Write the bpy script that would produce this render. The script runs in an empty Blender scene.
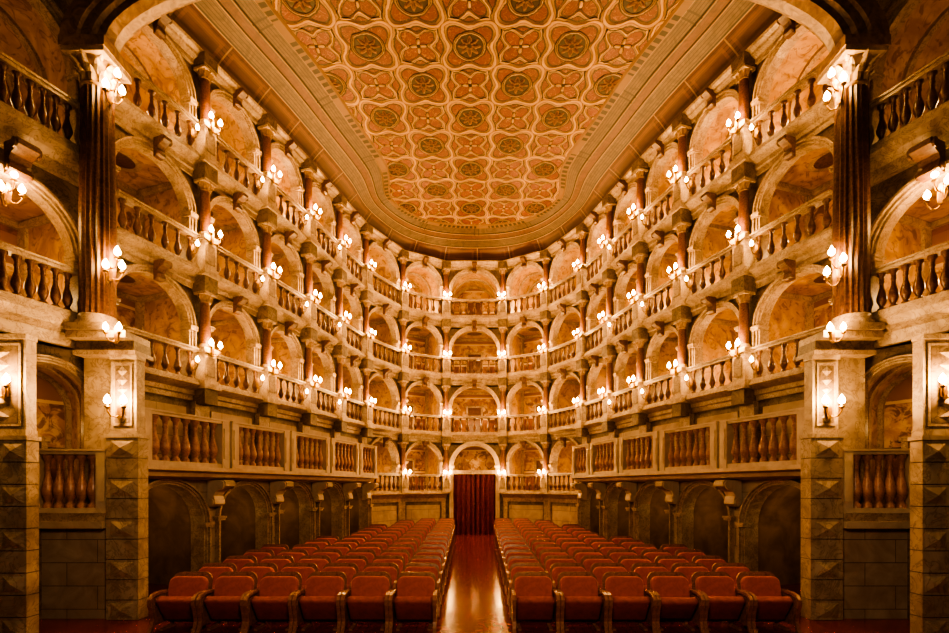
import bpy, math, random
from mathutils import Vector, Matrix
random.seed(7)
CH = 2.2
scene = bpy.context.scene
COL = scene.collection
def link(o): COL.objects.link(o); return o
try:
    scene.view_settings.view_transform = 'AgX'
    scene.view_settings.look = 'AgX - High Contrast'
except Exception as ex: print('look', ex)

# ------------------------------------------------------------------ materials
class S:
    def __init__(s, nt, k): s.nt, s.k = nt, k
    def m(s, op, *o):
        n = s.nt.nodes.new('ShaderNodeMath'); n.operation = op
        for i, v in enumerate((s,) + o):
            if isinstance(v, S): s.nt.links.new(v.k, n.inputs[i])
            else: n.inputs[i].default_value = v
        return S(s.nt, n.outputs[0])
    def __add__(s, o): return s.m('ADD', o)
    def __sub__(s, o): return s.m('SUBTRACT', o)
    def __mul__(s, o): return s.m('MULTIPLY', o)
    def __truediv__(s, o): return s.m('DIVIDE', o)
    def lt(s, o): return s.m('LESS_THAN', o)
    def gt(s, o): return s.m('GREATER_THAN', o)
    def cos(s): return s.m('COSINE')
    def abs(s): return s.m('ABSOLUTE')
    def band(s, c, w): return (s - c).abs().lt(w)
    def soft(s, c, w):
        n = s.nt.nodes.new('ShaderNodeMath'); n.operation = 'SUBTRACT'; n.use_clamp = True
        n.inputs[0].default_value = 1
        s.nt.links.new(((s - c).abs() / w).m('POWER', 2.0).k, n.inputs[1]); return S(s.nt, n.outputs[0])
    def frac(s): return s.m('FRACT')

def newmat(name):
    m = bpy.data.materials.new(name); m.use_nodes = True
    nt = m.node_tree; b = nt.nodes['Principled BSDF']
    return m, nt, b
def coords(nt, kind='Object'):
    tc = nt.nodes.new('ShaderNodeTexCoord')
    sp = nt.nodes.new('ShaderNodeSeparateXYZ')
    nt.links.new(tc.outputs[kind], sp.inputs[0])
    return tc.outputs[kind], S(nt, sp.outputs[0]), S(nt, sp.outputs[1]), S(nt, sp.outputs[2])
def mix(nt, f, a, b):
    n = nt.nodes.new('ShaderNodeMix'); n.data_type = 'RGBA'
    if isinstance(f, S): nt.links.new(f.k, n.inputs[0])
    else: n.inputs[0].default_value = f
    for i, v in ((6, a), (7, b)):
        if isinstance(v, tuple): n.inputs[i].default_value = (*v, 1)
        else: nt.links.new(v, n.inputs[i])
    return n.outputs[2]
def noise(nt, vec, scale, detail=5, dist=0.0, rough=.6):
    n = nt.nodes.new('ShaderNodeTexNoise'); n.inputs['Scale'].default_value = scale
    n.inputs['Detail'].default_value = detail; n.inputs['Distortion'].default_value = dist
    n.inputs['Roughness'].default_value = rough
    nt.links.new(vec, n.inputs['Vector']); return S(nt, n.outputs[0])
def contrast(s, lo, hi):
    n = s.nt.nodes.new('ShaderNodeMapRange'); n.inputs[1].default_value = lo; n.inputs[2].default_value = hi
    s.nt.links.new(s.k, n.inputs[0]); return S(s.nt, n.outputs[0])
def bump(nt, b, h, st=.3, d=.02):
    n = nt.nodes.new('ShaderNodeBump'); n.inputs['Strength'].default_value = st; n.inputs['Distance'].default_value = d
    nt.links.new(h.k, n.inputs['Height']); nt.links.new(n.outputs[0], b.inputs['Normal'])

def mat_simple(name, c1, c2, scale=3, rough=.6, metal=0, dist=0.5, bst=.15, lo=.35, hi=.65, vein=None):
    m, nt, b = newmat(name); v, x, y, z = coords(nt)
    n = contrast(noise(nt, v, scale, 6, dist), lo, hi)
    c = mix(nt, n, c1, c2)
    if vein:
        vn = noise(nt, v, scale * 1.7, 5, 1.6).soft(.5, .035)
        c = mix(nt, vn * .7, c, vein)
    nt.links.new(c, b.inputs['Base Color'])
    b.inputs['Roughness'].default_value = rough; b.inputs['Metallic'].default_value = metal
    bump(nt, b, n, bst, .01); return m

STONE = mat_simple('stone_pale', (.22, .155, .105), (.10, .063, .04), 2.4, .5, 0, 1.0, .1, vein=(.05, .03, .018))
TRIM = mat_simple('stone_trim', (.45, .34, .24), (.26, .182, .12), 3, .45, 0, 1.0, .1, vein=(.16, .10, .06))
LIGHT = mat_simple('stone_trim_brightened', (.57, .45, .325), (.39, .295, .205), 1.8, .48, 0, 1.0, .06)  # paler copy of the trim stone; gallery brightness is put into the colour
PIERM = mat_simple('stone_aged', (.47, .36, .25), (.27, .195, .13), 1.8, .5, 0, 1.2, .1, vein=(.2, .135, .085))
BROWN = mat_simple('marble_brown', (.14, .064, .036), (.05, .02, .012), 9, .42, 0, 2)
RED = mat_simple('marble_red', (.15, .062, .036), (.055, .021, .013), 12, .35, 0, 2.5)
ARCHM = mat_simple('gilded_arch_stone', (.32, .20, .105), (.14, .078, .04), 5, .45, 0, 1.4)
def mat_plaster():
    m, nt, b = newmat('vault_plaster'); v, x, y, z = coords(nt)
    n = contrast(noise(nt, v, 1.4, 5, 1.5), .38, .62)
    n2 = contrast(noise(nt, v, 3.4, 4, 2.0), .52, .62)
    c = mix(nt, n, (.52, .33, .15), (.32, .17, .065)); c = mix(nt, n2 * .7, c, (.16, .068, .028))
    nt.links.new(c, b.inputs['Base Color']); b.inputs['Roughness'].default_value = .5; return m
PLASTER = mat_plaster()
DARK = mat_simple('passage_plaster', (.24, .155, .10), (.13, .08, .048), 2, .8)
DOORM = mat_simple('door_dark_wood', (.12, .042, .02), (.06, .022, .011), 6, .45)
WOOD = mat_simple('wood_arm', (.30, .13, .055), (.16, .062, .025), 8, .25, 0, 3)
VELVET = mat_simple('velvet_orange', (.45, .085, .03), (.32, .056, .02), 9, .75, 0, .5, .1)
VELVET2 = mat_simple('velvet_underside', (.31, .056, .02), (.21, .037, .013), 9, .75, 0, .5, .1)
CURT = mat_simple('curtain_red', (.15, .007, .005), (.085, .004, .003), 6, .7)
BRASS = mat_simple('brass', (.30, .17, .05), (.16, .09, .03), 10, .35, .9)
BALM = mat_simple('marble_brightened', (.40, .20, .11), (.21, .092, .05), 8, .3, 0, 2)  # baluster marble lightened in colour to stand in for light on the gallery
VELVET.node_tree.nodes['Principled BSDF'].inputs['Sheen Weight'].default_value = .15

def mat_ashlar():
    m, nt, b = newmat('stone_ashlar'); v, x, y, z = coords(nt)
    n = contrast(noise(nt, v, 2.2, 7, .9), .3, .7)
    c = mix(nt, n, (.46, .355, .25), (.28, .20, .138))
    zz = z / .42
    row = zz.m('FLOOR')
    j = zz.frac().lt(.03)
    u = ((x + y) * .9 + row * .5).frac().lt(.010)
    jj = j.m('MAXIMUM', u)
    c = mix(nt, jj, c, (.12, .08, .05))
    nt.links.new(c, b.inputs['Base Color']); b.inputs['Roughness'].default_value = .5
    bump(nt, b, n * .2 - jj, .5, .02); return m
ASHLAR = mat_ashlar()

def mat_fresco():
    m, nt, b = newmat('fresco_gold'); v, x, y, z = coords(nt)
    n1 = contrast(noise(nt, v, .9, 4, 1.5), .40, .60)
    n2 = contrast(noise(nt, v, 2.2, 5, 1.4), .47, .58)
    n4 = contrast(noise(nt, v, 3.2, 4, 1.0), .52, .60)
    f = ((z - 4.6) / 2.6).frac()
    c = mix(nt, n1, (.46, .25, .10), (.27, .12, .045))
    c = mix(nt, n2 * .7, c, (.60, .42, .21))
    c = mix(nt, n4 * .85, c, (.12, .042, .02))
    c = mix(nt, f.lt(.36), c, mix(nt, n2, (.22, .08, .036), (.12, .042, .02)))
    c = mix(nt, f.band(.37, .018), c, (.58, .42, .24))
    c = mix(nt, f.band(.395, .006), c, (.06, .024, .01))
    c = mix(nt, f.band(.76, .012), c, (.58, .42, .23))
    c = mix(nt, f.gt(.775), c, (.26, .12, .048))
    nt.links.new(c, b.inputs['Base Color']); b.inputs['Roughness'].default_value = .55
    return m
FRESCO = mat_fresco()

def mat_floor():
    m, nt, b = newmat('floor_polished_wood'); v, x, y, z = coords(nt)
    px = x / .14; cell = px.m('FLOOR')
    j = px.frac().lt(.05).m('MAXIMUM', ((y * .7 + cell * .37).frac()).lt(.015))
    n = contrast(noise(nt, v, 3, 6, 2), .3, .7)
    c = mix(nt, n, (.21, .028, .012), (.115, .013, .006))
    tint = (cell * .731).m('SINE') * .2 + .2
    c = mix(nt, tint, c, (.26, .045, .017))
    c = mix(nt, j, c, (.03, .008, .004))
    nt.links.new(c, b.inputs['Base Color']); b.inputs['Roughness'].default_value = .18
    b.inputs['Specular IOR Level'].default_value = .3
    bump(nt, b, n * .3 - j, .12, .003); return m
FLOORM = mat_floor()

def mat_ceiling():
    m, nt, b = newmat('painted_ceiling'); v, X, Y, Z = coords(nt)
    nd = noise(nt, v, 4, 3)
    xs = (X + .12 + (nd - .5) * .10) / 1.265
    ys = (Y - 12.4 + (nd - .5) * .10) / 1.2
    a = (xs + ys) * .5; bb = (xs - ys) * .5
    fa = a - a.m('ROUND'); fb = bb - bb.m('ROUND')
    px = (fa + fb) * 1.265; py = (fa - fb) * 1.2
    r = (px * px + py * py).m('SQRT'); th = py.m('ARCTAN2', px)
    ga = a.frac() - .5; gb = bb.frac() - .5
    qx = (ga + gb) * 1.265; qy = (ga - gb) * 1.2
    r2 = (qx * qx + qy * qy).m('SQRT'); t2 = qy.m('ARCTAN2', qx)
    fol = noise(nt, v, 3.4, 1, 2.6)
    gold = (.42, .26, .115); gold2 = (.20, .09, .035); dk = (.018, .006, .003)
    c = mix(nt, contrast(noise(nt, v, 1.2, 4), .3, .7), (.165, .027, .009), (.10, .016, .006))
    c = mix(nt, fol.band(.5, .02), c, (.26, .11, .04))
    c = mix(nt, fol.band(.44, .012), c, (.05, .011, .005))
    lobA = r + (th * 4).cos() * .15
    corn = r2 + (t2 * 4).cos() * .16
    hs = None
    for (fld, cc, w) in ((corn, .47, .085), (lobA, .68, .11)):
        c = mix(nt, fld.band(cc, w * 1.4), c, dk)
        c = mix(nt, fld.band(cc, w), c, gold)
        c = mix(nt, fld.band(cc + w * .45, w * .12), c, gold2)
        c = mix(nt, fld.band(cc - w * .45, w * .12), c, gold2)
        h = fld.soft(cc, w); hs = h if hs is None else hs.m('MAXIMUM', h)
    flo = r2 - (t2 * 4).cos() * .09
    c = mix(nt, flo.lt(.15), c, dk); c = mix(nt, flo.lt(.12), c, gold); c = mix(nt, r2.lt(.05), c, dk)
    hs = hs.m('MAXIMUM', flo.soft(0.0, .15))
    c = mix(nt, r.lt(.44), c, dk)
    c = mix(nt, r.lt(.41), c, gold)
    c = mix(nt, r.band(.375, .009), c, dk)
    c = mix(nt, r.lt(.34), c, dk)
    hs = hs.m('MAXIMUM', r.soft(.375, .05))
    pet = r - (th * 8).cos() * .06
    c = mix(nt, pet.lt(.23), c, (.24, .11, .04))
    c = mix(nt, pet.lt(.18), c, (.09, .034, .013))
    hs = hs.m('MAXIMUM', pet.soft(0.0, .24))
    c = mix(nt, r.lt(.10), c, gold2); c = mix(nt, r.lt(.055), c, dk)
    nt.links.new(c, b.inputs['Base Color']); b.inputs['Roughness'].default_value = .5
    bump(nt, b, hs, 1.0, .10)
    return m
CEIL = mat_ceiling()

def mat_cove():
    m, nt, b = newmat('painted_cove'); v, U, V, Z = coords(nt, 'UV')
    tc = nt.nodes.new('ShaderNodeTexCoord')
    n = contrast(noise(nt, tc.outputs['Object'], 2.5, 7, 2.2), .3, .7)
    c = mix(nt, n, (.125, .076, .043), (.052, .029, .016))
    c = mix(nt, V.lt(.30), c, mix(nt, n, (.11, .033, .016), (.05, .016, .008)))
    fine = (V * 26).frac().lt(.2)
    c = mix(nt, fine * .85, c, (.022, .011, .006))
    for q in (.03, .30, .5, .64, .84, .985):
        c = mix(nt, V.band(q, .006), c, (.27, .17, .085))
        c = mix(nt, V.band(q + .018, .009), c, (.012, .005, .003))
    c = mix(nt, V.band(.57, .05) * .75, c, mix(nt, n, (.13, .04, .018), (.06, .018, .009)))
    seg = (U * .8).frac()
    c = mix(nt, seg.lt(.03) * V.lt(.30), c, (.20, .12, .06))
    pan = ((U * .8).frac() - .5).abs().lt(.4) * V.band(.165, .09)
    c = mix(nt, pan * .5, c, (.15, .06, .027))
    pan2 = ((U * .8).frac() - .5).abs().lt(.34) * V.band(.165, .055)
    c = mix(nt, pan2 * .6, c, (.05, .016, .008))
    pan3 = ((U * .4).frac() - .5).abs().band(.46, .01) * V.band(.74, .1)
    c = mix(nt, pan3 * .8, c, (.025, .012, .006))
    c = mix(nt, V.gt(.86), c, (.16, .085, .037))
    dash = (U * 4.5).frac().lt(.6) * V.band(.915, .045) * ((U * .4).frac().gt(.25))
    c = mix(nt, dash, c, (.010, .004, .003))
    nt.links.new(c, b.inputs['Base Color']); b.inputs['Roughness'].default_value = .5
    return m
COVE = mat_cove()

def mat_emit(name, col, st):
    m, nt, b = newmat(name)
    b.inputs['Base Color'].default_value = (*col, 1)
    b.inputs['Emission Color'].default_value = (*col, 1); b.inputs['Emission Strength'].default_value = st
    try: m.cycles.emission_sampling = 'NONE'
    except Exception: pass
    return m
BULB = mat_emit('bulb_glow', (1, .60, .20), 90)

# ------------------------------------------------------------------ mesh tools
class MB:
    def __init__(s): s.v, s.f, s.m, s.mats, s.sm, s.uv = [], [], [], [], [], None
    def mi(s, mat):
        if mat not in s.mats: s.mats.append(mat)
        return s.mats.index(mat)
    def face(s, pts, mat, smooth=False):
        i = len(s.v); s.v += [tuple(p) for p in pts]; s.f.append(list(range(i, i + len(pts))))
        s.m.append(s.mi(mat)); s.sm.append(smooth)
    def obox(s, c, u, n, hu, hn, z0, z1, mat, top=1.0):
        def P(a, b, z, k=1): return (c[0] + u[0] * a * k + n[0] * b * k, c[1] + u[1] * a * k + n[1] * b * k, z)
        B = [P(-hu, -hn, z0), P(hu, -hn, z0), P(hu, hn, z0), P(-hu, hn, z0)]
        T = [P(-hu, -hn, z1, top), P(hu, -hn, z1, top), P(hu, hn, z1, top), P(-hu, hn, z1, top)]
        s.face(B[::-1], mat); s.face(T, mat)
        for i in range(4):
            j = (i + 1) % 4; s.face([B[i], B[j], T[j], T[i]], mat)
    def box(s, x0, x1, y0, y1, z0, z1, mat):
        s.obox(((x0 + x1) / 2, (y0 + y1) / 2), (1, 0), (0, 1), (x1 - x0) / 2, (y1 - y0) / 2, z0, z1, mat)
    def grid(s, rings, mat, closed=False, smooth=False, uvs=None):
        i0 = len(s.v); k = len(rings[0])
        for r in rings: s.v += [tuple(p) for p in r]
        for a in range(len(rings) - 1):
            for b in range(k if closed else k - 1):
                b2 = (b + 1) % k
                s.f.append([i0 + a * k + b, i0 + a * k + b2, i0 + (a + 1) * k + b2, i0 + (a + 1) * k + b])
                s.m.append(s.mi(mat)); s.sm.append(smooth)
    def lathe(s, prof, mat, seg=14, flute=0):
        rings = []
        for (r, z) in prof:
            rings.append([(r * (1 + (flute * math.cos(j * math.pi) if flute else 0)) * math.cos(2 * math.pi * j / seg), r * (1 + (flute * math.cos(j * math.pi) if flute else 0)) * math.sin(2 * math.pi * j / seg), z) for j in range(seg)])
        s.grid(rings, mat, True, not flute)
        s.face(rings[0][::-1], mat); s.face(rings[-1], mat)
    def mesh(s, name):
        me = bpy.data.meshes.new(name); me.from_pydata(s.v, [], s.f)
        for mt in s.mats: me.materials.append(mt)
        me.polygons.foreach_set('material_index', s.m); me.polygons.foreach_set('use_smooth', s.sm)
        me.update(); return me
    def obj(s, name, **kw):
        return link(setp(bpy.data.objects.new(name, s.mesh(name)), **kw))
def setp(o, **kw):
    for k, v in kw.items(): o[k] = v
    return o
def empty(name, loc, rot=0, **kw):
    e = bpy.data.objects.new(name, None); e.empty_display_size = .1
    e.location = loc; e.rotation_euler = (0, 0, rot); setp(e, **kw); return link(e)
def child(p, name, me, loc=(0, 0, 0), rot=(0, 0, 0), sc=(1, 1, 1)):
    o = bpy.data.objects.new(name, me); o.parent = p
    o.location = loc; o.rotation_euler = rot; o.scale = sc; return link(o)
def rbox(name, sx, sy, sz, bev, mat, seg=3, z0=True, corner=0):
    """cushion: rounded slab; corner>0 rounds the outline seen from the front"""
    import bmesh
    bm = bmesh.new(); bmesh.ops.create_cube(bm, size=1)
    for v in bm.verts: v.co = Vector((v.co.x * sx, v.co.y * sy, v.co.z * sz + (sz / 2 if z0 else 0)))
    if corner:
        ed = [e for e in bm.edges if abs(e.verts[0].co.y - e.verts[1].co.y) > sy * .9 and (not z0 or e.verts[0].co.z > sz * .5)]
        bmesh.ops.bevel(bm, geom=ed, offset=corner, segments=6, affect='EDGES', profile=.5)
    ed = [e for e in bm.edges if len(e.link_faces) == 2 and e.calc_face_angle(0) > .7] if corner else bm.edges[:]
    bmesh.ops.bevel(bm, geom=ed, offset=bev, segments=seg, affect='EDGES', profile=.6)
    for f in bm.faces: f.smooth = True
    me = bpy.data.meshes.new(name); bm.to_mesh(me); bm.free(); me.materials.append(mat); return me

# ------------------------------------------------------------------ plan
VV = [(7.25, 9.6), (6.5, 11.75), (5.85, 13.65), (5.32, 15.45), (4.87, 17.3), (4.35, 19.2), (3.2, 21.4), (1.33, 22.5)]
P = [(-x, y) for x, y in VV] + [(x, y) for x, y in VV[::-1]]
def norm2(a, b):
    d = Vector((b[0] - a[0], b[1] - a[1])).normalized(); return Vector((d.y, -d.x))
def miters(pl):
    out = []
    for i in range(len(pl)):
        if i == 0: out.append(norm2(pl[0], pl[1]))
        elif i == len(pl) - 1: out.append(norm2(pl[-2], pl[-1]))
        else:
            n1, n2 = norm2(pl[i - 1], pl[i]), norm2(pl[i], pl[i + 1])
            m = (n1 + n2).normalized(); out.append(m / max(.3, m.dot(n1)))
    return out
MIT = miters(P)
def offs(pl, d):
    m = miters(pl); return [(p[0] + k[0] * d, p[1] + k[1] * d) for p, k in zip(pl, m)]
def sweep(mb, pl, prof, mat):
    m = miters(pl)
    rings = [[(p[0] + k[0] * o, p[1] + k[1] * o, h + CH) for (o, h) in prof] for p, k in zip(pl, m)]
    mb.grid(rings, mat)
    mb.face(rings[0], mat); mb.face(rings[-1][::-1], mat)

def arch(mb, p0, p1, z0, z1, a, top, th, depth, sill, mf, mi_, ma, mb_back, arcw=.12, wid=.14, room='vault', door=True):
    p0, p1 = Vector(p0), Vector(p1); c = (p0 + p1) / 2; L = (p1 - p0).length; w = L / 2
    u = (p1 - p0).normalized(); n = Vector((u.y, -u.x))
    def Q(x, d, h): q = c + u * x + n * d; return (q.x, q.y, h + CH)
    sp = top - a; N = 16
    def path(r, base=sill):
        pts = [(-r, base), (-r, sp)]
        for i in range(1, N): t = math.pi * (1 - i / N); pts.append((r * math.cos(t), sp + r * math.sin(t)))
        return pts + [(r, sp), (r, base)]
    def square(hw, zt):
        pts = [(-hw, sill), (-hw, sp)]
        for i in range(1, N):
            t = i / N
            if t < .25: pts.append((-hw, sp + (zt - sp) * t / .25))
            elif t <= .75: pts.append((-hw + 2 * hw * (t - .25) / .5, zt))
            else: pts.append((hw, zt - (zt - sp) * (t - .75) / .25))
        return pts + [(hw, sp), (hw, sill)]
    out = square(w, z1)
    inn = path(a)
    for i in range(len(inn) - 1):
        mb.face([Q(out[i][0], 0, out[i][1]), Q(out[i + 1][0], 0, out[i + 1][1]), Q(inn[i + 1][0], 0, inn[i + 1][1]), Q(inn[i][0], 0, inn[i][1])], mf)
        mb.face([Q(inn[i][0], 0, inn[i][1]), Q(inn[i + 1][0], 0, inn[i + 1][1]), Q(inn[i + 1][0], -th, inn[i + 1][1]), Q(inn[i][0], -th, inn[i][1])], ma)
    if sill > z0: mb.face([Q(-w, 0, z0), Q(w, 0, z0), Q(w, 0, sill), Q(-w, 0, sill)], mf)
    rs = [path(a + arcw * k) for k in (0, .3, .36, .66, .72, 1)]
    dz = (.05, .05, .08, .08, .13, .13)
    seq = [(rs[0], rs[0], 0, .05)] + [(rs[j], rs[j + 1], dz[j], dz[j + 1]) for j in range(5)] + [(rs[5], rs[5], .13, 0)]
    for i in range(len(rs[0]) - 1):
        for A, B, d0, d1 in seq:
            mb.face([Q(A[i][0], d0, A[i][1]), Q(A[i + 1][0], d0, A[i + 1][1]), Q(B[i + 1][0], d1, B[i + 1][1]), Q(B[i][0], d1, B[i][1])], ma)
    for sx in (-1, 1):
        cc = c + u * sx * (a + .07)
        mb.obox(cc, u, n, .11, .15, sp - .07 + CH, sp - .02 + CH, ma)
        mb.obox(cc, u, n, .13, .17, sp - .02 + CH, sp + .03 + CH, ma)
    R = a + wid
    tp = path(R) if room == 'vault' else square(w - .05, min(z1 - .03, top + .12))
    hw = R if room == 'vault' else w - .05
    for i in range(len(inn) - 1):
        mb.face([Q(inn[i][0], -th, inn[i][1]), Q(inn[i + 1][0], -th, inn[i + 1][1]), Q(tp[i + 1][0], -th, tp[i + 1][1]), Q(tp[i][0], -th, tp[i][1])], mi_)
        mb.face([Q(tp[i][0], -th, tp[i][1]), Q(tp[i + 1][0], -th, tp[i + 1][1]), Q(tp[i + 1][0], -depth, tp[i + 1][1]), Q(tp[i][0], -depth, tp[i][1])], mi_)
    mb.face([Q(x, -depth, h) for x, h in tp], mb_back)
    mb.face([Q(-hw, 0, sill), Q(hw, 0, sill), Q(hw, -depth, sill), Q(-hw, -depth, sill)], mi_)
    if door:
        q = c + n * (-depth + .03)
        fm = ma if mb_back is FRESCO else DOORM
        for xx in (-.36, .36):
            mb.obox(q + u * xx, u, n, .05, .04, sill + CH, sill + 1.5 + CH, fm)
        mb.obox(q, u, n, .45, .06, sill + 1.5 + CH, sill + 1.6 + CH, fm)
        mb.obox(q, u, n, .31, .02, sill + CH, sill + 1.5 + CH, DOORM)
    if door and mb_back is FRESCO:
        if room == 'vault':
            for d0, hw_, t_ in ((-(th + (depth - th) * .45), .07, .07), (-depth + .05, .05, .09)):
                rb = path(R - t_)
                for i in range(len(tp) - 1):
                    mb.face([Q(rb[i][0], d0 - hw_, rb[i][1]), Q(rb[i + 1][0], d0 - hw_, rb[i + 1][1]), Q(rb[i + 1][0], d0 + hw_, rb[i + 1][1]), Q(rb[i][0], d0 + hw_, rb[i][1])], ma)
                    for dd in (-hw_, hw_):
                        mb.face([Q(rb[i][0], d0 + dd, rb[i][1]), Q(rb[i + 1][0], d0 + dd, rb[i + 1][1]), Q(tp[i + 1][0], d0 + dd, tp[i + 1][1]), Q(tp[i][0], d0 + dd, tp[i][1])], ma)
        else:
            zt = tp[N // 2 + 1][1]
            dm = -(th + depth) / 2
            def ring(r0, r1, hz, mat):
                K_ = 20
                for k in range(K_):
                    t0, t1 = 2 * math.pi * k / K_, 2 * math.pi * (k + 1) / K_
                    mb.face([Q(r0 * math.cos(t0), dm + r0 * math.sin(t0) * .8, hz), Q(r1 * math.cos(t0), dm + r1 * math.sin(t0) * .8, hz), Q(r1 * math.cos(t1), dm + r1 * math.sin(t1) * .8, hz), Q(r0 * math.cos(t1), dm + r0 * math.sin(t1) * .8, hz)], mat)
            ring(.0, .36, zt - .008, BROWN); ring(.36, .48, zt - .014, ma)
            mb.obox(c + n * (-depth + .05), u, n, hw, .05, zt - .12 + CH, zt - .01 + CH, ma)
            for sx in (-1, 1):
                mb.obox(c + u * sx * (hw - .05) + n * dm, u, n, .05, (depth - th) / 2 - .06, zt - .12 + CH, zt - .012 + CH, ma)
                mb.obox(c + u * sx * (hw - .03) + n * (-depth + .12), u, n, .03, .12, sill + CH, zt - .12 + CH, ma)
    return c, u, n, w, a

walls = {'left': MB(), 'back': MB(), 'right': MB()}
def side(i): return 'left' if i < 5 else ('right' if i > 9 else 'back')
LC = (1, .56, .20)
def plight(name, loc, e, r=.05, col=LC):
    l = bpy.data.lights.new(name, 'POINT'); l.energy = e; l.color = col; l.shadow_soft_size = r
    o = bpy.data.objects.new(name, l); o.location = loc
    return link(o)

# ---- balustrades
_bal = {}
def baluster_mesh(hh, mat=RED):
    k = (round(hh, 2), mat.name)
    if k not in _bal:
        mb = MB(); h = hh
        pr = [(.055, 0), (.055, .06), (.03, .1), (.035, .14), (.062, .26), (.066, .34), (.052, .46), (.03, .6), (.026, .72), (.036, .76), (.028, .8), (.034, .9), (.055, .94), (.055, 1)]
        mb.lathe([(r * (1.25 if hh < .7 else 1.5), z * h) for r, z in pr], mat, 10); _bal[k] = mb.mesh('baluster')
    return _bal[k]
def balustrade(p0, p1, h0, hgt, nb, label, group, posts=False, d=.1, bmat=RED, rm=None):
    rm = rm or TRIM
    p0, p1 = Vector(p0), Vector(p1); L = (p1 - p0).length; c = (p0 + p1) / 2; u = (p1 - p0).normalized()
    e = empty('balustrade', (c.x, c.y, h0 + CH), math.atan2(u.y, u.x), label=label, category='balustrade', group=group)
    hl = L / 2
    mb = MB(); mb.box(-hl, hl, -d, d, hgt - .10, hgt - .04, rm); mb.box(-hl, hl, -d - .03, d + .03, hgt - .04, hgt, rm); child(e, 'handrail', mb.mesh('handrail'))
    mb = MB(); mb.box(-hl, hl, -d, d, 0, .09, rm); child(e, 'plinth', mb.mesh('plinth'))
    if posts:
        mb = MB(); mb.box(-.10, .10, -d - .02, d + .02, 0, hgt, rm); mb.box(-.06, .06, -d - .04, d + .04, .2, hgt - .2, rm); pm = mb.mesh('post')
        for sx in (-1, 1): child(e, 'post', pm, (sx * (hl - .10), 0, .001))
        hl -= .22
    bm_ = baluster_mesh(hgt - .19, bmat)
    for i in range(nb):
        x = -hl + (i + .5) * 2 * hl / nb
        child(e, 'baluster', bm_, (x, 0, .09))
    return e

# ---- corbel
def corbel_mesh(w, h, d, mat):
    prof = [(0, 0), (.25, .02), (.42, .12), (.40, .3), (.34, .42), (.45, .58), (.75, .68), (.98, .78), (1, .92), (.9, 1), (0, 1)]
    mb = MB()
    A = [(-w / 2, -y * d, z * h) for y, z in prof]; B = [(w / 2, -y * d, z * h) for y, z in prof]
    mb.face(A, mat); mb.face(B[::-1], mat)
    for i in range(len(A) - 1): mb.face([A[i], A[i + 1], B[i + 1], B[i]], mat)
    for sx in (-1, 1):
        for (yy, zz, r) in ((.78, .82, .17), (.25, .18, .13)):
            ring = [(sx * w * .5, -(yy * d) + r * d * math.cos(t * math.pi / 6), zz * h + r * h * math.sin(t * math.pi / 6)) for t in range(12)]
            ring2 = [(sx * w * .62, p[1], p[2]) for p in ring]
            mb.grid([ring, ring2], mat, True); mb.face(ring2, mat)
    return mb.mesh('corbel')
CORB = corbel_mesh(.17, .40, .33, BROWN)
CORB2 = corbel_mesh(.28, .62, .54, LIGHT)
CORB3 = corbel_mesh(.3, .5, .40, BROWN)
def corbel(me, pos, n, z, label, group):
    o = bpy.data.objects.new('corbel', me); o.location = (pos[0], pos[1], z)
    o.rotation_euler = (0, 0, math.atan2(n[1], n[0]) + math.pi / 2)
    setp(o, label=label, category='bracket', group=group); return link(o)

# ---- columns
def leaf_ring(mb, r0, zz, h, w, k, off, mat, curl=.05):
    for i in range(k):
        t = (i + off) * 2 * math.pi / k
        ct, st = math.cos(t), math.sin(t)
        prof = [(0, 0, 1), (.012, .35, 1.15), (.02, .65, 1.0), (curl * .8, .88, .7), (curl, .98, .35), (curl * .75, .92, .2)]
        A = []; B = []
        for dr, dz_, ww in prof:
            r = r0 + dr
            A.append((r * ct - st * w * ww, r * st + ct * w * ww, zz + dz_ * h)); B.append((r * ct + st * w * ww, r * st - ct * w * ww, zz + dz_ * h))
        C_ = [((a_[0] + b_[0]) / 2 + ct * .02, (a_[1] + b_[1]) / 2 + st * .02, a_[2]) for a_, b_ in zip(A, B)]
        mb.grid([A, C_, B], mat)
def col_meshes():
    pb = MB()
    pb.box(-.20, .20, -.20, .19, 0, .09, TRIM); pb.box(-.17, .17, -.17, .17, .09, .72, TRIM); pb.box(-.11, .11, -.19, -.17, .18, .62, STONE); pb.box(-.21, .21, -.21, .19, .72, .83, TRIM)
    sh = MB(); sh.lathe([(.115, .0), (.12, .3), (.105, 1)], RED, 16)
    bs = MB(); bs.lathe([(.16, 0), (.16, .04), (.13, .06), (.14, .09), (.12, .11)], TRIM, 16)
    cp = MB(); cp.lathe([(.105, 0), (.125, .02), (.105, .04), (.115, .12), (.15, .17), (.15, .19)], ARCHM, 16); cp.box(-.17, .17, -.17, .17, .18, .24, TRIM)
    leaf_ring(cp, .118, .04, .14, .03, 8, 0, ARCHM, .05)
    return pb.mesh('pedestal'), sh.mesh('shaft'), bs.mesh('base'), cp.mesh('capital')
PB, SH, BS, CP = col_meshes()
def column(pos, n, F):
    e = empty('column', (pos[0], pos[1], F + CH + .002), math.atan2(n[1], n[0]) + math.pi / 2, label='slender red-brown marble column on a stone pedestal', category='column', group='columns between the theatre boxes')
    child(e, 'pedestal', PB); child(e, 'base', BS, (0, 0, .83)); child(e, 'shaft', SH, (0, 0, .94), sc=(1, 1, .96)); child(e, 'capital', CP, (0, 0, 1.895))
    return e

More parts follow.
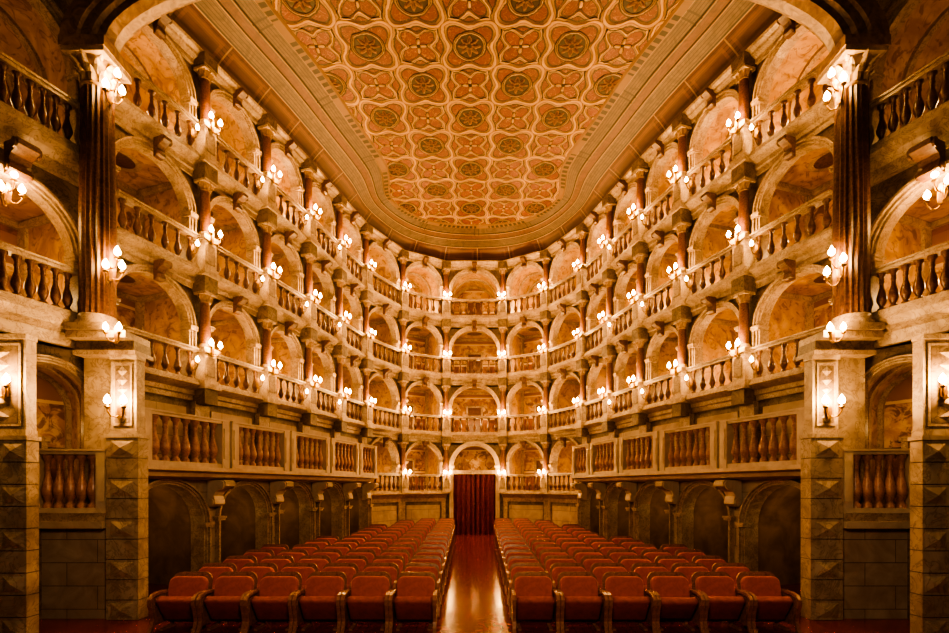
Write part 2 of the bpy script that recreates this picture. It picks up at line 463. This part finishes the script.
# ---- sconces
def tube(mb, pts, r, mat, seg=6):
    rings = []
    for i, p in enumerate(pts):
        p = Vector(p); a = Vector(pts[max(0, i - 1)]); b = Vector(pts[min(len(pts) - 1, i + 1)])
        t = (b - a).normalized(); s_ = t.cross(Vector((.31, .2, .93))).normalized(); q = t.cross(s_)
        rings.append([p + s_ * r * math.cos(2 * math.pi * k / seg) + q * r * math.sin(2 * math.pi * k / seg) for k in range(seg)])
    mb.grid(rings, mat, True, True)
def sconce_meshes():
    bp = MB(); bp.box(-.05, .05, -.02, 0, -.16, .1, BRASS); bp.box(-.03, .03, -.035, -.02, -.2, .14, BRASS)
    ar = MB(); tube(ar, [(0, 0, -.05), (0, -.06, -.12), (0, -.13, -.11), (0, -.18, -.03), (0, -.18, .02)], .014, BRASS)
    ar.lathe([(.012, 0.0), (.05, .03), (.045, .045), (.018, .05), (.018, .08)], BRASS, 8)
    k = 5 * 6
    ar.v = ar.v[:k] + [(x, y - .18, z) for x, y, z in ar.v[k:]]
    bl = MB(); bl.lathe([(.014, 0), (.042, .025), (.050, .052), (.043, .088), (.022, .125), (.005, .155)], BULB, 10)
    return bp.mesh('backplate'), ar.mesh('arm'), bl.mesh('bulb')
BP, AR, BL = sconce_meshes()
A2 = ((-.8, -.05), (.8, -.05))
A3 = ((-.9, -.14), (0, .12), (.9, -.04))
def sconce(pos, n, h, e=22, sc=1.0, label='brass wall sconce with glowing candle bulbs', arms=A2):
    em = empty('wall_sconce', (pos[0], pos[1], h + CH), math.atan2(n[1], n[0]) + math.pi / 2, label=label, category='wall lamp', group='candle sconces lighting the boxes')
    em.scale = (sc, sc, sc)
    child(em, 'backplate', BP)
    for a, dz in arms:
        child(em, 'arm', AR, (0, 0, dz), (0, 0, a))
        child(em, 'bulb', BL, (.18 * math.sin(a), -.18 * math.cos(a), dz + .08), (0, 0, 0))
    l = plight('lamp_light', (0, -.18, .12), e, .08); l.parent = em
    return em

# ------------------------------------------------------------------ facade
TIERS = (2.4, 5.0, 7.6)
GRP = 'balustrades of the theatre boxes'
def boxlight(c, n, u, F, e=24, d=.85):
    q = c - n * d + u * random.uniform(-.45, .45); plight('box_light', (q.x, q.y, F + .66 + CH), e * random.uniform(.5, 1.5), .07, (1, .58, .22))
for i in range(15):
    p0, p1 = P[i], P[i + 1]; mb = walls[side(i)]; L = (Vector(p1) - Vector(p0)).length
    a = min(L / 2 - .28, 1.05)
    dep = 1.9
    for F in TIERS:
        top_tier = F > 7
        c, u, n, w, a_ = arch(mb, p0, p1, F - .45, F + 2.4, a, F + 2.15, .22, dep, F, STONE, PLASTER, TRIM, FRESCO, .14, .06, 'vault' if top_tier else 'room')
        b0, b1 = c - u * (w - .22) + n * .17, c + u * (w - .22) + n * .17
        balustrade(b0, b1, F + .002, .8, max(5, int(L * 2.9)), 'pale stone balustrade with turned red marble balusters fronting a box', GRP)
        corbel(CORB, c + n * .134, n, F + 2.0 + CH, 'carved dark scroll keystone bracket over a box arch', 'keystone brackets')
        boxlight(c, n, u, F, 54 if not top_tier else 88)
        if side(i) != 'back' and abs(c.x) > 4.9:
            far = u if c.x < 0 else -u
            q = c + far * (w - .42) + n * .305
            sconce(q, n, F + .36, 14, .85, 'small brass sconce with a single candle bulb on the box parapet', ((0, 0),))
    if side(i) != 'back':
        q0, q1 = Vector(p0), Vector(p1)
        mb.face([(q0.x, q0.y, .2 + CH), (q1.x, q1.y, .2 + CH), (q1.x, q1.y, 2.0 + CH), (q0.x, q0.y, 2.0 + CH)], STONE)
        c = (q0 + q1) / 2; u = (q1 - q0).normalized(); n = Vector((u.y, -u.x))
        mb.obox(c, u, n, L / 2 - .35, .04, .6 + CH, 1.85 + CH, ASHLAR)
        for qq in (q0, q1):
            mb.obox(qq, u, n, .2, .14, .45 + CH, 2.0 + CH, TRIM)
    elif i != 7:
        F = -.2
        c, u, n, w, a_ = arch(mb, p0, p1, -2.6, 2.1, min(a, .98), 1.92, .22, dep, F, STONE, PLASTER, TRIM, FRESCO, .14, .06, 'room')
        b0, b1 = c - u * (w - .22) + n * .17, c + u * (w - .22) + n * .17
        balustrade(b0, b1, F + .002, .8, 7, 'pale stone balustrade with red marble balusters', GRP)
        corbel(CORB, c + n * .134, n, 1.64 + CH, 'carved dark scroll keystone bracket over a box arch', 'keystone brackets')
        boxlight(c, n, u, F, 54)
        mb.obox(c, u, n, w - .28, .05, -2.4 + CH, -.75 + CH, ASHLAR)
        for qq, dd in ((Vector(p0), u * .12), (Vector(p1), u * -.12)):
            mb.obox(qq + dd, u, n, .1, .1, -2.5 + CH, -.6 + CH, TRIM)
    else:
        c, u, n, w, a_ = arch(mb, p0, p1, -2.5, 2.1, .95, 1.92, .22, 1.3, -2.3, STONE, FRESCO, LIGHT, FRESCO, .18)
        mb.obox(c - n * .1, u, n, .95, .1, .62 + CH, .80 + CH, TRIM)
        plight('box_light', (0, 23.2, 1.0 + CH), 14, .08)

# ground arcades
for name in ('left', 'right'):
    mb = walls[name]
    idx = range(0, 5) if name == 'left' else range(10, 15)
    G = offs(P, .4)
    for i in idx:
        L = (Vector(G[i + 1]) - Vector(G[i])).length
        c, u, n, w, a_ = arch(mb, G[i], G[i + 1], -2.7, .25, L / 2 - .24, .08, .35, 2.1, -2.62, ASHLAR, DARK, TRIM, DARK, .13, .14, 'vault', True)
        q = c - n * 1.1; plight('passage_fill', (q.x, q.y, CH - .5), 13, .06)  # unseen fill light added to brighten the passage behind each arch
trimn = [0]
def trim(mb, label):
    trimn[0] += 1; return mb.obj('trim_%d' % trimn[0], kind='structure', label=label, category='moulding')
for F in TIERS:
    mb = MB(); sweep(mb, P, [(0, F - .38), (.05, F - .38), (.05, F - .27), (.10, F - .25), (.10, F - .15), (.24, F - .10), (.34, F - .05), (.34, F), (0, F)], TRIM)
    for i in range(1, 15):
        p = Vector(P[i]); k = MIT[i].normalized()
        mb.obox(p + k * .22, (k.y, -k.x), k, .18, .19, F - .46 + CH, F - .12 + CH, STONE)
        mb.obox(p + k * .22, (k.y, -k.x), k, .24, .25, F - .12 + CH, F + CH, TRIM)
    trim(mb, 'moulded pale stone ledge running below the boxes')
mb = MB(); sweep(mb, P, [(0, 9.8), (.08, 9.8), (.08, 9.9), (.2, 9.94), (.22, 9.99), (.30, 10.03), (.32, 10.09), (0, 10.12)], TRIM)
for i in range(1, 15):
    p = Vector(P[i]); k = MIT[i].normalized(); mb.obox(p + k * .22, (k.y, -k.x), k, .18, .19, 9.76 + CH, 10.02 + CH, STONE)
trim(mb, 'projecting cornice under the painted ceiling')
mb = MB()
for seg in (P[5:8], P[8:11]): sweep(mb, seg, [(0, -.6), (.07, -.6), (.1, -.45), (.24, -.3), (.36, -.26), (.36, -.2), (0, -.2)], TRIM)
trim(mb, 'pale stone ledge below the lower boxes')
for s_ in (0, 1):
    pl = [(-7.21, 9.72)] + P[1:5] + [(-4.5, 18.6)] if s_ == 0 else [(4.5, 18.6)] + P[11:15] + [(7.21, 9.72)]
    mb = MB(); sweep(mb, pl, [(0, .18), (.5, .18), (.82, .24), (.86, .32), (1.0, .36), (1.0, .45), (0, .45)], LIGHT)
    trim(mb, 'projecting stone gallery floor with moulded edge')
    g = offs(pl, .86)
    for i in range(5):
        A_, B_ = Vector(g[i]), Vector(g[i + 1]); dd = (B_ - A_).normalized(); L = (B_ - A_).length
        balustrade(A_ + dd * .04, B_ - dd * .04, .452, 1.08, max(4, int((L - .3) / .24)), 'long stone gallery balustrade with rows of red-brown balusters', 'gallery balustrades', True, .11, BALM, LIGHT)
    gm = miters(pl); G = offs(pl, .44)
    for i in range(6):
        if (s_ == 0 and i == 0) or (s_ == 1 and i == 5): continue
        corbel(CORB2, G[i], gm[i].normalized(), -.44 + CH, 'carved stone bracket carrying the gallery', 'gallery brackets')

for i in range(1, 15):
    k = MIT[i].normalized(); p = Vector(P[i]) + k * .22
    for F in TIERS:
        column(p, k, F)
        sconce(p + k * .20, k, F + .84, 88, 1.0)
    if 6 <= i <= 9:
        column(p, k, -.2); sconce(p + k * .20, k, .6, 70, 1.0)

# ------------------------------------------------------------------ front piers and stage boxes
def rustpier(x0, x1, y0, y1, z0, z1, sgn, label):
    mb = MB(); n = int(round((z1 - z0) / .36)); h = (z1 - z0) / n
    mb.box(x0 + .02, x1 - .02, y0 + .02, y1, z0, z1, STONE)
    for k in range(n):
        a, b = z0 + k * h + .008, z0 + (k + 1) * h - .008
        mb.box(x0, x1, y0, y1 - .02, a, b, PIERM)
        if k % 2: continue
        for cx, q in (((x0 * .75 + x1 * .25), (x1 - x0) * .21), ((x0 * .25 + x1 * .75), (x1 - x0) * .21)) if x1 - x0 > .7 else (((x0 + x1) / 2, (x1 - x0) * .36),):
            cz = (a + b) / 2
            fr = [(cx - q, y0 - .002, a + .04), (cx + q, y0 - .002, a + .04), (cx + q, y0 - .002, b - .04), (cx - q, y0 - .002, b - .04)]
            ap = (cx, y0 - .055, cz)
            for j in range(4): mb.face([fr[j], fr[(j + 1) % 4], ap], PIERM)
    mb.box(x0 - .02, x1 + .02, y0 - .02, y1, z1, z1 + .07, PIERM)
    return mb.obj('stone_pier', label=label, category='pier', group='rusticated piers')

def panelpier(x0, x1, y0, y1, z0, z1, label):
    mb = MB(); mb.box(x0, x1, y0, y1, z0, z1, PIERM)
    mb.box(x0 + .06, x1 - .06, y0 - .03, y0, z0 + .15, z1 - .15, TRIM); mb.box(x0 + .10, x1 - .10, y0 - .034, y0 - .03, z0 + .2, z1 - .2, STONE)
    cx = (x0 + x1) / 2; nn_ = 6
    for k in range(nn_):
        zc = z0 + .3 + (z1 - z0 - .6) * k / (nn_ - 1); q = (x1 - x0) * .2
        fr = [(cx - q, y0 - .035, zc), (cx, y0 - .035, zc - .09), (cx + q, y0 - .035, zc), (cx, y0 - .035, zc + .09)]
        for j in range(4): mb.face([fr[j], fr[(j + 1) % 4], (cx, y0 - .07, zc)], TRIM)
    mb.box(x0 - .02, x1 + .02, y0 - .03, y1, z0, z0 + .1, PIERM); mb.box(x0 - .02, x1 + .02, y0 - .03, y1, z1 - .08, z1, PIERM)
    return mb.obj('stone_pier', label=label, category='pier', group='panelled upper piers')

gc = MB(); gc.lathe([(.275, 0), (.275, .1), (.262, .3), (.27, 1.5), (.235, 4.05)], BROWN, 40, .055)
GSH = gc.mesh('shaft')
gb = MB(); gb.box(-.34, .34, -.34, .34, 0, .12, TRIM); gb.lathe([(.33, .12), (.34, .18), (.29, .22), (.31, .28), (.28, .32)], TRIM, 24); GBS = gb.mesh('base')
gk = MB(); gk.lathe([(.23, 0), (.27, .04), (.23, .07), (.25, .3), (.31, .46), (.32, .48)], ARCHM, 24)
leaf_ring(gk, .245, .07, .2, .05, 10, 0, TRIM, .09); leaf_ring(gk, .25, .2, .22, .05, 10, .5, TRIM, .11); leaf_ring(gk, .27, .36, .12, .04, 8, 0, TRIM, .12)
gk.box(-.37, .37, -.37, .37, .48, .56, TRIM); GCP = gk.mesh('capital')

for s_ in (-1, 1):
    X = lambda a, b: (min(s_ * a, s_ * b), max(s_ * a, s_ * b))
    nm = 'left' if s_ < 0 else 'right'
    x0, x1 = X(6.02, 6.6); rustpier(x0, x1, 8.95, 9.25, -.17, .9 + CH, s_, 'tall pale stone pier with diamond-point rustication')
    x0, x1 = X(6.1, 6.56); panelpier(x0, x1, 9.02, 9.25, .9 + CH + .07, 2.4 + CH, 'panelled pale stone pier with carved inset carrying a lamp')
    x0, x1 = X(7.08, 7.9); rustpier(x0, x1, 7.9, 8.15, -.2, .76 + CH, s_, 'massive pale stone pier with diamond-point rustication')
    x0, x1 = X(7.14, 7.9); panelpier(x0, x1, 7.96, 8.15, .76 + CH + .07, 2.45 + CH, 'panelled pale stone pier with carved inset carrying a lamp')
    mb = walls[nm]
    x0, x1 = X(6.62, 8.3); mb.box(x0, x1, 9.05, 9.4, -.3, -.72 + CH, ASHLAR)
    x0, x1 = X(6.62, 7.25); mb.box(x0, x1, 9.28, 9.9, -.6 + CH, 2.4 + CH, PIERM)
    x0, x1 = X(6.10, 7.22); mb.box(x0, x1, 8.98, 9.5, 2.4 + CH, 2.48 + CH, TRIM)
    x0, x1 = X(6.15, 7.2); mb.box(x0, x1, 9.02, 9.5, 2.48 + CH, 2.66 + CH, STONE)
    x0, x1 = X(6.16, 7.22); mb.box(x0, x1, 8.82, 9.5, 2.66 + CH, 2.78 + CH, TRIM)
    q0, q1 = (7.27, 9.35), (8.1, 7.2)
    A, B = ((s_ * q1[0], q1[1]), (s_ * q0[0], q0[1])) if s_ < 0 else ((q0[0], q0[1]), (q1[0], q1[1]))
    gA, gB = ((s_ * 8.35, 8.3), (s_ * 7.25, 9.9)) if s_ < 0 else ((7.25, 9.9), (8.35, 8.3))
    arch(mb, gA, gB, -2.6, 2.6, .66, 2.28, .2, 1.5, -.55, STONE, PLASTER, TRIM, FRESCO)
    plight('box_light', (s_ * 8.25, 9.45, 1.2 + CH), 16, .08)
    ba, bb = (s_ * 6.62, 9.12), (s_ * 8.0, 8.98)
    if s_ < 0: ba, bb = bb, ba
    mb2 = MB(); x0, x1 = X(6.62, 8.0); mb2.box(x0, x1, 8.88, 9.3, -.72 + CH, -.6 + CH, LIGHT); mb2.box(x0, x1, 8.93, 9.3, -.6 + CH, -.45 + CH, TRIM)
    trim(mb2, 'stone ledge carrying the small balcony')
    balustrade(ba, bb, -.448, 1.15, 5, 'small stone balcony balustrade between two piers', 'stage side balustrades', True, .1, BALM, LIGHT)
    for F, top in ((3.05, 5.12), (6.05, 8.5)):
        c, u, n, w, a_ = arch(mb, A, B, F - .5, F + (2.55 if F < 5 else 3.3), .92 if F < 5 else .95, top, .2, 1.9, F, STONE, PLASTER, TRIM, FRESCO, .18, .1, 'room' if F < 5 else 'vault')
        m3 = MB(); sweep(m3, [A, B], [(0, F - .5), (.1, F - .5), (.12, F - .3), (.24, F - .2), (.32, F - .08), (.32, F), (0, F)], TRIM); trim(m3, 'moulded stone ledge of the stage box')
        b0, b1 = c - u * (w - .1) + n * .18, c + u * (w - .1) + n * .18
        balustrade(b0, b1, F + .002, .86, 9, 'large stone balustrade with turned red marble balusters of the stage box', 'stage side balustrades', True, .11, RED)
        corbel(CORB3, c + n * .134, n, top - .02 + CH, 'large carved dark scroll bracket over the stage box arch', 'large scroll brackets')
        boxlight(c, n, u, F, 55 if F < 5 else 40, .9)
    sconce(Vector((s_ * 7.66, 8.2)), Vector((-s_ * .93, -.35)), 4.85, 75, 1, arms=A3)
    sconce(Vector((s_ * 7.4, 7.89)), Vector((0, -1)), 1.6, 90, 1.0)
    cpos = Vector((s_ * 6.84, 9.08)); nn = Vector((-s_ * .97, -.25))
    e = empty('great_column', (cpos.x, cpos.y, 2.782 + CH), 0, label='giant fluted brown marble column with carved capital beside the stage', category='column', group='giant stage columns')
    child(e, 'base', GBS); child(e, 'shaft', GSH, (0, 0, .32)); child(e, 'capital', GCP, (0, 0, 4.37))
    for h in (7.15, 3.95): sconce(cpos + nn * .25, nn, h, 90, 1.1, arms=A3)
    sconce(Vector((s_ * 6.3, 8.81)), Vector((0, -1)), 2.72, 60, .9)
    sconce(Vector((s_ * 6.33, 8.95)), Vector((0, -1)), 1.45, 90, 1.1)

# proscenium arch
mb = MB(); rings = []
N = 40
def pa(t, rx, rz): return (-rx * math.cos(math.pi * t), 7.86 + rz * math.sin(math.pi * t))
prof = [(7.25, 2.5, 8.72), (6.95, 2.2, 8.72), (6.93, 2.18, 8.78), (6.75, 2.0, 8.78), (6.7, 1.95, 8.84), (6.55, 1.8, 8.84), (6.5, 1.75, 9.0), (6.55, 1.8, 9.2), (6.7, 1.95, 9.2), (6.7, 1.95, 9.35), (7.25, 2.5, 9.35)]
for j in range(N + 1):
    r = []
    for rx, rz, y in prof:
        x, h = pa(j / N, rx, rz); r.append((x, y, h + CH))
    rings.append(r)
mb.grid(rings, ARCHM, True)
for s_ in (-1, 1):
    x0, x1 = sorted((s_ * 6.45, s_ * 7.25)); mb.box(x0, x1, 8.7, 9.42, 7.72 + CH, 7.9 + CH, ARCHM)
mb.obj('proscenium_arch', label='broad golden-brown moulded arch spanning above the stage front', category='arch')

# ------------------------------------------------------------------ ceiling
def catmull(pts, per=6):
    out = []
    for i in range(len(pts) - 1):
        a = Vector(pts[max(0, i - 1)]); b = Vector(pts[i]); c = Vector(pts[i + 1]); d = Vector(pts[min(len(pts) - 1, i + 2)])
        for k in range(per):
            t = k / per
            out.append(.5 * ((2 * b) + (c - a) * t + (2 * a - 5 * b + 4 * c - d) * t * t + (3 * b - a - 3 * c + d) * t ** 3))
    out.append(Vector(pts[-1])); return out
QQ = [(5.1, 9.4), (4.6, 11.3), (4.0, 13.0), (3.5, 14.9), (2.95, 17.0), (3.1, 18.9), (2.2, 20.2), (.85, 20.7)]
Q = [(-x, y) for x, y in QQ] + [(x, y) for x, y in QQ[::-1]]
c0, c1 = catmull(P), catmull(Q)
lv = [(0, 10.08), (.03, 10.16), (.06, 10.2), (.12, 10.32), (.2, 10.45), (.28, 10.56), (.30, 10.60), (.36, 10.65), (.45, 10.72), (.5, 10.75), (.52, 10.78), (.64, 10.84), (.66, 10.88), (.75, 10.92), (.84, 10.95), (.86, 10.90), (.97, 10.91), (1.0, 10.95)]
mb = MB(); rings = [[(p.x + (q.x - p.x) * t, p.y + (q.y - p.y) * t, h + CH) for p, q in zip(c0, c1)] for t, h in lv]
mb.grid(rings, COVE)
nc = len(mb.f)
mb.face([(q.x, q.y, 10.95 + CH) for q in c1], CEIL)
o = mb.obj('ceiling', kind='structure', label='painted ceiling with gold strapwork and rosettes on orange', category='ceiling')
me = o.data; uvl = me.uv_layers.new(name='UVMap')
ln = [0]
for i in range(1, len(c0)): ln.append(ln[-1] + ((c0[i] - c0[i - 1]).length + (c1[i] - c1[i - 1]).length) / 2)
K = len(c0)
for poly in me.polygons[:nc]:
    for li in poly.loop_indices:
        vi = me.loops[li].vertex_index; uvl.data[li].uv = (ln[vi % K], lv[vi // K][0])

for nm, mb in walls.items():
    mb.obj('wall_' + nm, kind='structure', label='pale stone theatre wall with tiers of arched painted boxes', category='wall')

# ------------------------------------------------------------------ floor
def fz(y): return .08 - .018 * (22.7 - y)
mb = MB()
mb.grid([[(-10, y, fz(y)), (10, y, fz(y))] for y in (3, 10, 16, 25)], FLOORM)
mb.obj('floor', kind='structure', label='polished reddish wooden floor', category='floor')

# curtain
e = empty('door_curtain', (0, 22.62, fz(22.62)), 0, label='deep red velvet curtain closing the central doorway', category='curtain')
for sx in (-1, 1):
    mb = MB(); rings = []
    for k in range(9):
        z = 2.78 * k / 8
        rings.append([((sx * .48 - .47 + .94 * j / 60), (.075 - .03 * k / 8) * math.sin(j * .42 + .8 * sx) + .02 * math.sin(j * .9), z) for j in range(61)])
    mb.grid(rings, CURT, False, True); child(e, 'curtain_panel', mb.mesh('curtain_panel'))
mb = MB(); tube(mb, [(-.95, 0, 2.8), (0, 0, 2.8), (.95, 0, 2.8)], .025, BRASS); child(e, 'curtain_rod', mb.mesh('curtain_rod'))

# ------------------------------------------------------------------ chairs
BACK = rbox('backrest', .65, .11, .46, .038, VELVET, 3, True, .12)
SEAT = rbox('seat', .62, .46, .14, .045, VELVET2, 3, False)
def ribbon(mb, path, w, t, mat):
    n = len(path); out = []
    for i, (y, z) in enumerate(path):
        a = Vector(path[max(0, i - 1)]); b = Vector(path[min(n - 1, i + 1)]); d = (b - a).normalized(); q = Vector((-d.y, d.x)) * t / 2
        out.append([(-w / 2, y + q.x, z + q.y), (w / 2, y + q.x, z + q.y), (w / 2, y - q.x, z - q.y), (-w / 2, y - q.x, z - q.y)])
    mb.grid(out, mat, True); mb.face(out[0], mat); mb.face(out[-1][::-1], mat)
mbb = MB(); ribbon(mbb, [(.22, .60), (.05, .62), (-.12, .62), (-.24, .60), (-.30, .54), (-.30, .46), (-.25, .34), (-.22, .18), (-.26, .06), (-.31, 0)], .06, .045, WOOD)
mbb.box(-.02, .02, -.2, .2, .1, .56, WOOD); ARM = mbb.mesh('armrest')
mbb = MB(); pts = [(-.345, .0), (-.345, .69)] + [(-.21 + .135 * math.cos(t), .69 + .135 * math.sin(t)) for t in [math.pi * (1 - k / 12) for k in range(1, 7)]] + [(.21 + .135 * math.cos(t), .69 + .135 * math.sin(t)) for t in [math.pi * (.5 - k / 12) for k in range(0, 6)]] + [(.345, .69), (.345, .0)]
A_ = [(x, .17 + z * .22 - .03, z + .076) for x, z in pts]; B_ = [(x, y + .035, z) for x, y, z in A_]
mbb.face(A_, WOOD); mbb.face(B_[::-1], WOOD); mbb.grid([A_, B_], WOOD, True); RIM = mbb.mesh('back_frame')
mbb = MB(); mbb.box(-.03, .03, -.16, .2, 0, .04, WOOD); mbb.box(-.025, .025, .12, .18, .04, .45, WOOD); LEG = mbb.mesh('leg')
def chair(x, y, j=0):
    e = empty('theatre_chair', (x, y, fz(y) + .003), j, label='orange-red velvet theatre armchair with tipped-up seat and dark wood arms', category='chair', group='rows of theatre chairs')
    child(e, 'backrest', BACK, (0, .12, .395), (-.22, 0, 0))
    child(e, 'back_frame', RIM)
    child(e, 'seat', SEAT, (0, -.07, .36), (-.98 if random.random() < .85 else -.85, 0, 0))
    for sx in (-1, 1):
        child(e, 'armrest', ARM, (sx * .358, 0, 0))
    for sx in (-1, 1): child(e, 'leg', LEG, (sx * .26, 0, 0))
def wallx(y):
    pl = VV
    if y < pl[0][1]: return 6.9
    for a, b in zip(pl, pl[1:]):
        if a[1] <= y <= b[1]: return a[0] + (b[0] - a[0]) * (y - a[1]) / (b[1] - a[1])
    return 1.3
y = 8.45; row = 0
while y < 21.2:
    inner = .62 + .16 * (y - 8.4) / 12
    lim = wallx(y + .3) - .78
    for s_ in (-1, 1):
        k = 0
        while True:
            xc = inner + .39 + k * .785
            if xc + .39 > lim or k > 5: break
            chair(s_ * xc, y + random.uniform(-.01, .01), random.uniform(-.008, .008)); k += 1
    y += .93; row += 1

# ------------------------------------------------------------------ light, camera
def area(name, loc, rot, size, e, col=(1, .68, .40)):
    l = bpy.data.lights.new(name, 'AREA'); l.energy = e; l.size = size; l.color = col
    o = bpy.data.objects.new(name, l); o.location = loc; o.rotation_euler = rot; return link(o)
area('stage_light', (0, 1.5, 5.2), (math.radians(66), 0, 0), 1.6, 380)
w = bpy.data.worlds.new('world'); scene.world = w; w.use_nodes = True
w.node_tree.nodes['Background'].inputs[0].default_value = (1, .6, .3, 1); w.node_tree.nodes['Background'].inputs[1].default_value = .005
cam = bpy.data.cameras.new('camera'); co = bpy.data.objects.new('camera', cam); link(co)
co.location = (0, 0, CH); co.rotation_euler = (math.pi / 2, 0, 0)
cam.sensor_width = 36; cam.lens = 36 * 500 / 949
cam.shift_y = (488 - 316.5) / 949; cam.shift_x = .0
scene.camera = co
print('objects', len(bpy.data.objects))
